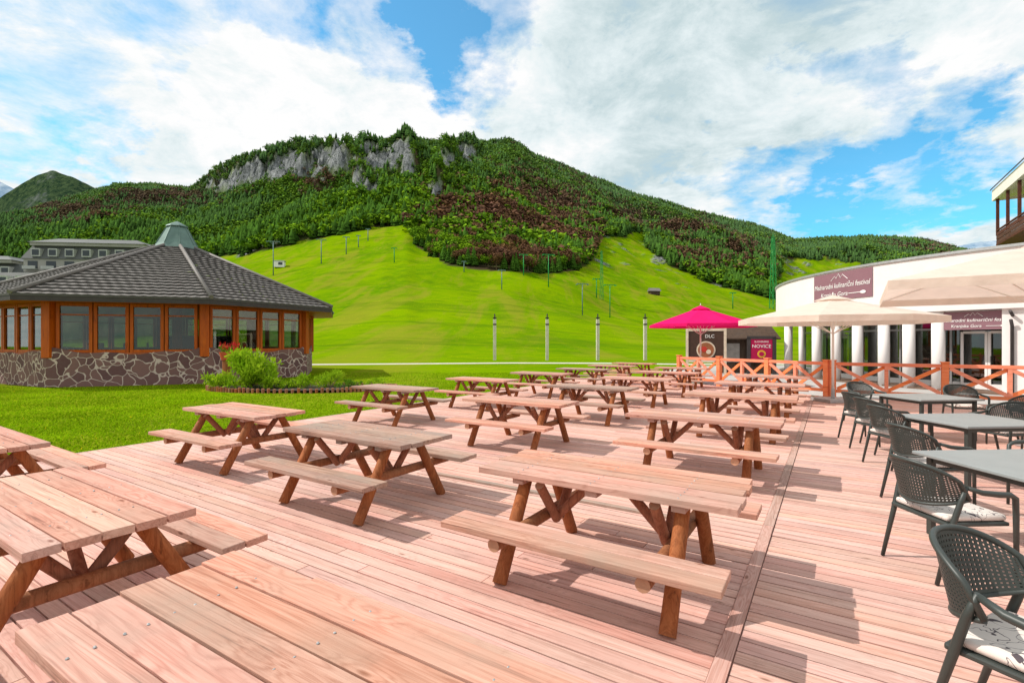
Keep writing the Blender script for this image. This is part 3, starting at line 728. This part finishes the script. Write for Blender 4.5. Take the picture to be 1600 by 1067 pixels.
for i in range(na):
    a=aD+math.radians(3.2)+2*math.pi*i/na
    c=ca(a,13.2,1.5); b.box(c,(.08,.07,2.9),0,.5,rz=a)
arc(b,0,2*math.pi,13.22,13.22,.08,.3); arc(b,0,2*math.pi,13.22,13.22,2.3,2.38); arc(b,0,2*math.pi,13.22,13.22,2.88,3.0)
obj('window_frame',b.mesh('window_frame',[simple('grey_frame',(.3,.3,.3),.4,.1,4,.4)]),bld)
for px in (1232,1252,1276,1306,1340,1381,1420,1466):
    a=ang_at(px,14.2); b=MB(); b.tube([ca(a,14.2,0),ca(a,14.2,3.0)],.21 if px!=1252 else .12,20); obj('column',b.mesh('column',[m_col],True),bld)
for s in(-1,1):
    b=MB(); a=aD+s*math.radians(1.75); c=ca(a,13.28,1.15)
    for oy in(-.36,.36):
        q=c+Vector((-math.sin(a),math.cos(a),0))*oy; b.box(q,(.06,.08,2.15),0,.5,rz=a)
    b.box(c+Vector((0,0,1.05)),(.06,.64,.09),0,.5,rz=a); b.box(c-Vector((0,0,.97)),(.06,.64,.2),0,.5,rz=a)
    q=c+Vector((-math.sin(a),math.cos(a),0))*(-s*.3)+Vector((math.cos(a),math.sin(a),0))*.06; b.box(q,(.03,.03,.35),1,.5,rz=a)
    obj('door',b.mesh('door',[m_col,m_dark]),bld)
b=MB(); a=aw0+math.radians(1.1); b.tube([ca(a,14.55,2.6),ca(a,14.42,2.4),ca(a,14.42,0)],.05,10); b.tube([ca(a,14.36,2.75),ca(a,14.62,2.9)],.05,8); obj('downspout',b.mesh('downspout',[m_dark],True),bld)
b=MB(); b.box(ca(aw0+math.radians(2.8),14.42,2.1),(.14,.2,.3),0,.5,rz=aw0); obj('wall_lamp',b.mesh('wall_lamp',[m_white]),bld)

# ---------------- text
def text_mesh(txt,size,mat,align='CENTER',shear=0.,off=0.,ext=.002):
    cu=bpy.data.curves.new('t','FONT'); cu.body=txt; cu.size=size; cu.align_x=align; cu.shear=shear; cu.extrude=ext; cu.resolution_u=3; cu.offset=off
    o=bpy.data.objects.new('t',cu); COL.objects.link(o); bpy.context.view_layer.update()
    me=bpy.data.meshes.new_from_object(o.evaluated_get(bpy.context.evaluated_depsgraph_get())); bpy.data.objects.remove(o); me.materials.clear(); me.materials.append(mat); me.name='lettering'; return me
m_ban=simple('taupe_banner',(.25,.125,.15),.7,.06,2)
m_wtxt=simple('white_lettering',(.85,.82,.8),.6,.02)
def arc_banner(px,R,zc,w,h):
    a=ang_at(px,R); root=obj('banner',None,loc=(BC.x,BC.y,-.11),label='taupe festival banner with white script lettering and mountain emblem',cat='banner')
    b=MB(); arc(b,a-w/2/R,a+w/2/R,R,R,zc-h/2,zc+h/2,0,math.radians(.6)); arc(b,a-w/2/R,a+w/2/R,R,R-.02,zc+h/2,zc+h/2,0); obj('banner_cloth',b.mesh('banner_cloth',[m_ban]),root)
    def wrap(me,x0,z0):
        for v in me.vertices:
            x,y,z=v.co; p=ca(a+(x+x0)/R,R+.012+max(-.004,min(.006,z)),zc+z0+y); v.co=p
        me.update(); return me
    t=text_mesh('Mednarodni kulinarični festival',h*.26,m_wtxt,shear=.2); xs=[v.co.x for v in t.vertices]; k=w*.95/(max(xs)-min(xs)); mid=(max(xs)+min(xs))/2
    for v in t.vertices: v.co.x=(v.co.x-mid)*k
    obj('lettering',wrap(t,0,-.06*h),root)
    t=text_mesh('Kranjska Gora',h*.23,m_wtxt,shear=.2); obj('lettering',wrap(t,-w*.1,-.37*h),root)
    b=MB(); pts=[(-.4,.0),(-.2,.15),(-.13,.06),(-.02,.23),(.07,.07),(.16,.19),(.4,0)]
    b.tube([(x0*h,(y0+.22)*h,0) for x0,y0 in pts],.011*h,6)
    me=b.mesh('emblem',[m_wtxt]); obj('emblem',wrap(me,0,0),root)
    b=MB(); b.tube([(w*.16,-.31*h,0),(w*.33,-.31*h,0),(w*.345,-.31*h,0),(w*.37,-.31*h,0),(w*.40,-.31*h,0),(w*.415,-.31*h,0)],[.012*h,.012*h,.04*h,.06*h,.05*h,.01*h],10)
    me=b.mesh('spoon_emblem',[m_wtxt]); obj('spoon_emblem',wrap(me,0,0),root)
arc_banner(1311,BR_+.03,4.40,3.45,1.25)
arc_banner(1521,BR_-.25,2.62,2.2,.66)

# boards & kiosk
m_brown=simple('brown_board',(.06,.03,.02),.5); m_magb=simple('magenta_board',(.42,.0,.06),.5,.05); m_creamb=simple('cream_board',(.65,.52,.40),.7)
rz=-math.atan2(10.9,28.5)
root=obj('menu_board',None,loc=(10.95,28.3,-.11),rz=rz,label='brown advertising board with round dish picture in cream frame',cat='sign')
b=MB()
for s in(-1,1): b.box((s*1.0,0,1.3),(.14,.12,2.6))
b.box((0,0,2.52),(1.86,.1,.14)); b.box((0,0,.75),(1.86,.1,.14)); obj('frame',b.mesh('frame',[m_creamb]),root)
b=MB(); b.box((0,0,1.64),(1.86,.05,1.62)); obj('panel',b.mesh('panel',[m_brown]),root)
b=MB(); b.tube([(0,-.03,1.38),(0,-.05,1.38)],.5,24,0); b.tube([(0,-.05,1.38),(0,-.07,1.38)],.42,24,1); b.tube([(-.1,-.07,1.42),(-.1,-.085,1.42)],.16,14,2); b.tube([(.14,-.07,1.28),(.14,-.085,1.28)],.13,14,0)
obj('dish_picture',b.mesh('dish_picture',[m_creamb,simple('dish_brown',(.3,.1,.04)),simple('dish_red',(.45,.03,.02))]),root)
t=obj('lettering',text_mesh('DLC',.26,m_wtxt),root,loc=(.2,-.035,2.07)); t.rotation_euler=(math.pi/2,0,0)
kx,ky=13.7,29.5
root=obj('kiosk',None,loc=(kx,ky,-.11),rz=-math.atan2(kx,ky)+.1,label='small dark timber kiosk with gabled roof',cat='kiosk')
m_kw=wood('kiosk_wood',(.05,.03,.02),(.1,.06,.04),(.03,.02,.01),(.08,.06,.05),.3,2,False,10.)
b=MB(); b.box((0,.7,1.05),(2.9,1.9,2.1)); obj('wall',b.mesh('wall',[m_kw]),root)
b=MB(); b.add([(-1.8,-.6,2.05),(1.8,-.6,2.05),(1.45,.7,2.85),(-1.45,.7,2.85),(-1.8,2,2.05),(1.8,2,2.05),(-1.8,-.6,1.97),(1.8,-.6,1.97),(1.8,2,1.97),(-1.8,2,1.97)],[(0,1,2,3),(3,2,5,4),(0,3,4),(1,5,2),(6,7,1,0),(7,8,5,1),(8,9,4,5),(9,6,0,4),(9,8,7,6)]); obj('roof',b.mesh('roof',[m_kw]),root)
b=MB(); b.box((-1.25,-.45,1.0),(.1,.1,2.0)); obj('post',b.mesh('post',[m_kw]),root)
b=MB(); b.box((-.75,-.262,1.2),(.9,.02,1.1)); obj('hatch',b.mesh('hatch',[simple('hatch_grey',(.3,.27,.25))]),root)
root=obj('news_board',None,loc=(kx+.55*math.cos(rz),ky-.95,-.11),rz=-math.atan2(kx,ky)+.1,label='magenta poster board with NOVICE lettering in black frame',cat='sign')
b=MB(); b.box((0,0,1.42),(1.1,.05,1.15)); obj('panel',b.mesh('panel',[m_magb]),root)
b=MB(); b.box((0,0.0,.75),(1.5,.08,.18)); b.box((0,0,2.08),(1.5,.08,.18)); b.box((-.66,0,1.04),(.19,.08,2.08)); b.box((.66,0,1.04),(.19,.08,2.08)); obj('frame',b.mesh('frame',[m_dark]),root)
t=obj('lettering',text_mesh('NOVICE',.27,m_wtxt),root,loc=(0,-.03,1.5)); t.rotation_euler=(math.pi/2,0,0)
t=obj('lettering',text_mesh('SLOVENSKE',.14,m_wtxt),root,loc=(0,-.03,1.8)); t.rotation_euler=(math.pi/2,0,0)
b=MB(); b.tube([(0,-.026,1.15),(0,-.035,1.15)],.22,20,0); b.tube([(0,-.036,1.15),(0,-.045,1.15)],.13,16,1); obj('emblem',b.mesh('emblem',[simple('yellow_print',(.7,.4,.03)),m_magb]),root)

# ---------------- chalet (long side runs parallel to the deck seam)
m_chw=wood('chalet_wood',(.07,.022,.015),(.14,.045,.03),(.03,.01,.01),(.1,.05,.04),.3,1,False,6.)
m_soff=simple('soffit_boards',(.75,.70,.66),.7,.12,3)
root=obj('chalet',None,loc=(43.2,45.0,0),rz=-TH,label='tall white chalet with dark timber balcony and overhanging roof',cat='building')
b=MB(); b.box((7.2,-5.2,7.6),(10.6,9.0,15.2)); obj('wall',b.mesh('wall',[m_wall]),root)
b=MB(); Lr=-10.2
zE=14.4; ft=.95
b.add([(0,.4,zE),(0,Lr,zE),(2.0,Lr,zE+.3),(2.0,.4,zE+.3)],[(0,1,2,3)],1)
b.add([(0,.4,zE+ft),(0,Lr,zE+ft),(7.6,Lr,zE+5.4),(7.6,.4,zE+5.4)],[(0,1,2,3)],0)
b.add([(15.2,.4,zE+ft),(15.2,Lr,zE+ft),(7.6,Lr,zE+5.4),(7.6,.4,zE+5.4)],[(0,1,2,3)],0)
b.add([(0,.4,zE),(0,Lr,zE),(0,Lr,zE+ft),(0,.4,zE+ft)],[(0,1,2,3)],2)
b.add([(-.12,.5,zE+ft),(-.12,Lr,zE+ft),(-.12,Lr,zE+ft+.14),(-.12,.5,zE+ft+.14)],[(0,1,2,3)],3)
for yy in(.4,Lr): b.add([(0,yy,zE),(15.2,yy,zE),(15.2,yy,zE+ft),(7.6,yy,zE+5.4),(0,yy,zE+ft)],[(0,1,2,3,4)],2)
obj('roof',b.mesh('roof',[m_roof,m_soff,m_wall,m_dark]),root)
b=MB()
b.box((.95,-5,10.35),(1.6,9.6,.15))
for z in(10.6,10.95,11.3): b.box((.2,-5,z),(.06,9.6,.3),0,random.random()); b.box((.95,-.2,z),(1.5,.06,.3),0,random.random())
b.box((.2,-5,11.6),(.14,9.6,.1))
for y in(-.25,-3.3,-6.4,-9.4): b.box((.25,y,12.8),(.2,.2,3.3))
obj('balcony',b.mesh('balcony',[m_chw]),root)
for y in(-3.4,-7.2):
    b=MB(); b.box((1.87,y,12.6),(.08,1.3,2.2),0); b.box((1.82,y,12.6),(.06,1.0,1.9),1); obj('window',b.mesh('window',[m_chw,m_dark]),root)

# ---------------- hotel
m_hw=simple('hotel_render',(.33,.32,.28),.8,.18,.5); m_hr=simple('hotel_slate',(.10,.105,.10),.6,.25,.6); m_win=simple('hotel_window',(.03,.04,.045),.3,.1,2,0,0,.4); m_frame=simple('hotel_trim',(.40,.41,.37),.6)
def hotel(loc,rz,W,levels,label):
    root=obj('hotel',None,loc=loc,rz=rz,label=label,cat='building')
    z=0; D=14; w=W
    for li,(hh,inset,roofh) in enumerate(levels):
        b=MB(); b.box((0,D/2,z+hh/2),(w,D,hh)); obj('wall',b.mesh('wall',[m_hw]),root)
        k=int(w/3.0)
        b=MB()
        if hh>1.5:
            for i in range(k):
                x=-w/2+w*(i+.5)/k; b.box((x,-.02,z+hh-1.2),(1.7,.1,1.5),0); b.box((x,-.5,z+hh-2.05),(2.3,1.0,.14),1); b.box((x,-.98,z+hh-1.75),(2.3,.06,.5),1)
            p=obj('window',b.mesh('window',[m_win,m_frame]),root); p['kind']='stuff'
        z+=hh
        b=MB(); i2=inset; w2=w-2*i2
        lo=[(-w/2-.3,-.3,z),(w/2+.3,-.3,z),(w/2+.3,D+.3,z),(-w/2-.3,D+.3,z)]; hi=[(-w2/2,i2,z+roofh),(w2/2,i2,z+roofh),(w2/2,D-i2,z+roofh),(-w2/2,D-i2,z+roofh)]
        b.add(lo+hi,[(0,1,5,4),(1,2,6,5),(2,3,7,6),(3,0,4,7),(4,5,6,7),(3,2,1,0)])
        if roofh>2:
            for i in range(k):
                x=-w2/2+w2*(i+.5)/k; b.box((x,i2*.3,z+roofh*.45),(1.6,1.4,roofh*.6),1); b.box((x,i2*.3-.71,z+roofh*.45),(1.2,.06,roofh*.42),2)
        obj('roof',b.mesh('roof',[m_hr,m_frame,m_win]),root); z+=roofh; w=w2-.4
gx,gy=-83,98; hotel((gx,gy,h1(gx,gy)-1),.12,25,[(10.8,1.0,2.8),(2.6,.9,2.6),(.6,3.0,1.3)],'grey terraced hotel with dark mansard roofs')
gx,gy=-90,84; hotel((gx,gy,h1(gx,gy)-1),.12,20,[(10.4,1.6,3.0)],'lower grey hotel wing with dark mansard roof')
gx,gy=-108,100; hotel((gx,gy,h1(gx,gy)-1),.12,18,[(13.5,1.5,3.0),(.6,3,1.2)],'grey hotel wing with dark slate roof')

# ---------------- field posts
m_conc=simple('weathered_concrete',(.62,.56,.46),.9,.2,3)
for px in(773,855,934,1008):
    Y=50.; X=(px-800)/F*Y
    root=obj('concrete_post',None,loc=(X,Y,-.15),label='tall weathered concrete post with steel collar in the meadow',cat='post',group='concrete posts in the meadow')
    b=MB(); b.box((0,0,1.95),(.3,.3,4.3)); obj('shaft',b.mesh('shaft',[m_conc]),root,bevel=.02)
    b=MB(); b.box((0,0,4.25),(.36,.36,.12)); b.tube([(0,0,4.1),(0,0,4.65)],.06,8); b.box((0,-.1,3.6),(.34,.24,.12)); obj('collar',b.mesh('collar',[m_dark]),root)
# ---------------- lift pylons
m_green=simple('green_steel',(.02,.28,.06),.5,.1,3,.1); m_gsteel=simple('pylon_steel',(.13,.21,.20),.5,.1,3,.2)
def pylon(px,top,base,mat,lab):
    X,Y,Z=ground_at(px,base); h=(base-top)*Y/F; w=h*.32
    root=obj('ski_lift_pylon',None,loc=(X,Y,Z-.2),rz=.25,label=lab,cat='ski lift pylon',group='ski lift pylons on the slope')
    b=MB(); r=max(.13,.85*Y/F); b.tube([(0,0,0),(0,0,h)],[r,r*.6],10); obj('mast',b.mesh('mast',[mat],True),root)
    b=MB(); b.box((0,0,h-.15),(w*1.1,r*1.1,r*1.1)); b.tube([(-w*.3,0,h-.1),(0,0,h-w*.35)],r*.3,6); b.tube([(w*.3,0,h-.1),(0,0,h-w*.35)],r*.3,6)
    for s in(-1,1):
        b.box((s*w*.55,0,h-.3),(r*.7,w*.5,r*.7))
        for q in(-1,0,1): b.tube([(s*w*.55-.1,q*w*.2,h-.3-r*.8),(s*w*.55+.1,q*w*.2,h-.3-r*.8)],r*.55,10)
    obj('crossarm',b.mesh('crossarm',[mat]),root)
def lattice(px,top,base,wb,lab,rs_=.45):
    X,Y,Z=ground_at(px,base); h=(base-top)*Y/F; r=max(.05,rs_*Y/F)
    root=obj('lattice_tower',None,loc=(X,Y,Z-.2),rz=.3,label=lab,cat='tower')
    b=MB(); K=11; C=[(-1,-1),(1,-1),(1,1),(-1,1)]
    def P(i,k): s=wb/2*(1-.6*k/K); return (C[i%4][0]*s,C[i%4][1]*s,h*k/K)
    for i in range(4):
        b.tube([P(i,0),P(i,K)],r,6)
        for k in range(K): b.tube([P(i,k),P(i+1,k+1)] if k%2 else [P(i+1,k),P(i,k+1)],r*.6,5); b.tube([P(i,k+1),P(i+1,k+1)],r*.5,5)
    obj('lattice',b.mesh('lattice',[m_green]),root)
    b=MB(); b.box((0,0,h+.1),(wb*.9,wb*.4,.2)); b.tube([(0,0,h),(0,0,h*1.04)],r,6); obj('platform',b.mesh('platform',[m_green]),root)
for px,t,bs in((427,376,430),(502,373,412),(541,369,397),(560,367,386),(575,357,376),(784,420,452),(725,407,425),(910,441,492)): pylon(px,t,bs,m_gsteel,'grey-green steel ski lift pylon with crossarm on the slope')
for px,t,bs in((857,396,448),(818,396,430),(953,443,496),(932,434,465),(1145,456,482),(616,386,410)): pylon(px,t,bs,m_green,'green steel ski lift pylon with crossarm on the slope')
lattice(940,393,468,1.3,'slim green lattice tower standing in the meadow',.22); lattice(1208,370,482,3.6,'tall green lattice tower behind the round restaurant',.55)
X,Y,Z=ground_at(1022,460); s=Y/F
root=obj('meadow_hut',None,loc=(X,Y,Z-.3),rz=.2,label='small dark wooden hut on the meadow',cat='hut')
b=MB(); b.box((0,0,3.2*s),(15*s,10*s,6.4*s)); obj('wall',b.mesh('wall',[m_kw]),root)
b=MB(); b.add([(-9*s,-6.5*s,5.8*s),(9*s,-6.5*s,5.8*s),(9*s,0,11*s),(-9*s,0,11*s),(-9*s,6.5*s,5.8*s),(9*s,6.5*s,5.8*s)],[(0,1,2,3),(3,2,5,4),(0,3,4),(1,5,2)]); obj('roof',b.mesh('roof',[m_roof]),root)
X,Y,Z=ground_at(437,417); s=Y/F
root=obj('lift_hut',None,loc=(X,Y,Z-.2),rz=.2,label='small white lift operator hut on the slope',cat='hut')
b=MB(); b.box((0,0,4.5*s),(15*s,9*s,9*s)); obj('wall',b.mesh('wall',[m_white]),root); b=MB(); b.box((0,0,9.6*s),(17*s,11*s,1.2*s)); obj('roof',b.mesh('roof',[m_steel]),root); b=MB(); b.box((2*s,-4.6*s,5.5*s),(6*s,.4*s,4*s)); obj('window',b.mesh('window',[m_win]),root)

# ---------------- world
w=bpy.data.worlds.new('World'); sc.world=w; w.use_nodes=True; t=w.node_tree; t.nodes.clear(); N=NT(t); out=t.nodes.new('ShaderNodeOutputWorld')
sky=t.nodes.new('ShaderNodeTexSky'); sky.sky_type='NISHITA'; sky.sun_disc=False; sky.sun_elevation=math.radians(48); sky.sun_rotation=math.radians(272); sky.air_density=1.; sky.dust_density=.3; sky.ozone_density=2.
skc=N.mix(1.,sky.outputs[0],(.42,1.30,1.42),'MULTIPLY')
bg1=N.n('ShaderNodeBackground',{0:skc,1:.15})
tc=N.n('ShaderNodeTexCoord').outputs['Generated']
sp=N.n('ShaderNodeSeparateXYZ',{0:tc}); zz=N.math('ADD',N.math('MAXIMUM',sp.outputs[2],0.),.22)
P=N.n('ShaderNodeCombineXYZ',{0:N.math('DIVIDE',sp.outputs[0],zz),1:N.math('DIVIDE',sp.outputs[1],zz),2:0.}).outputs[0]
n1=N.noise(P,1.7,10,.62,.4); n2=N.noise(P,3.6,9,.68,.3)
wv=N.n('ShaderNodeTexNoise',{'Vector':P,'Scale':2.6,'Detail':8.,'Roughness':.62}).outputs[1]
wv=N.n('ShaderNodeVectorMath',{0:wv,1:(.5,.5,.5)},operation='SUBTRACT').outputs[0]
dv=N.n('ShaderNodeVectorMath',{0:tc,1:N.n('ShaderNodeVectorMath',{0:wv,1:(.42,.42,.42)},operation='MULTIPLY').outputs[0]},operation='ADD').outputs[0]
dv=N.n('ShaderNodeVectorMath',{0:dv},operation='NORMALIZE').outputs[0]
def blob(px,py,r):
    d=Vector(((px-800)/F,1,(HR-py)/F)).normalized()
    dt=N.n('ShaderNodeVectorMath',{0:dv,1:tuple(d)},operation='DOT_PRODUCT').outputs[1]
    return N.mr(dt,math.cos(r),math.cos(r*.2),0.,1.,True)
acc=None
for px,py,r,a in((450,8,.10,.24),(610,30,.14,.25),(730,30,.15,.26),(700,95,.08,.12),(1320,130,.10,.20),(1130,300,.10,.17),(1230,300,.10,.16),(1330,285,.10,.17),(1440,280,.12,.20),(1550,290,.10,.16),(50,225,.07,.13),(160,235,.06,.10),(60,45,.18,.10),(300,180,.06,.12),(1300,345,.10,.12),(300,40,.10,.12)):
    bl=N.math('MULTIPLY',blob(px,py,r),a); acc=bl if acc is None else N.math('ADD',acc,bl)
cov=N.math('SUBTRACT',N.math('ADD',N.math('MULTIPLY',n1,.62),N.math('MULTIPLY',n2,.38)),acc)
cov=N.math('ADD',cov,N.math('MULTIPLY',blob(560,190,.36),.07))
cf=N.mr(cov,.20,.44,0.06,1.,False)
sh=N.math('ADD',N.math('MULTIPLY',n2,.65),N.math('MULTIPLY',n1,.35))
sh=N.math('SUBTRACT',sh,N.math('MULTIPLY',blob(1060,130,.36),.11)); sh=N.math('ADD',sh,N.math('MULTIPLY',blob(600,180,.5),.06))
cc_=N.ramp(sh,[(.33,(.56,.69,.72)),(.45,(.80,.89,.91)),(.56,(1.,1.,1.))])
bg2=N.n('ShaderNodeBackground',{0:cc_,1:1.0})
mx=N.n('ShaderNodeMixShader',{0:cf,1:bg1.outputs[0],2:bg2.outputs[0]}); t.links.new(mx.outputs[0],out.inputs[0])
# ---------------- sun
sl=bpy.data.lights.new('sun','SUN'); sl.energy=4.4; sl.angle=math.radians(.5); sl.color=(1,.95,.87)
so=bpy.data.objects.new('sun_light',sl); COL.objects.link(so); el=math.radians(48)
so.rotation_euler=Vector((math.cos(el),-.06,-math.sin(el))).to_track_quat('-Z','Y').to_euler()
# ---------------- camera
cd=bpy.data.cameras.new('camera'); cd.lens=36*F/1600; cd.sensor_width=36; cd.clip_end=12000; cd.clip_start=.05
co=bpy.data.objects.new('camera',cd); COL.objects.link(co); co.location=(0,0,H); co.rotation_euler=(math.pi/2,0,0); sc.camera=co
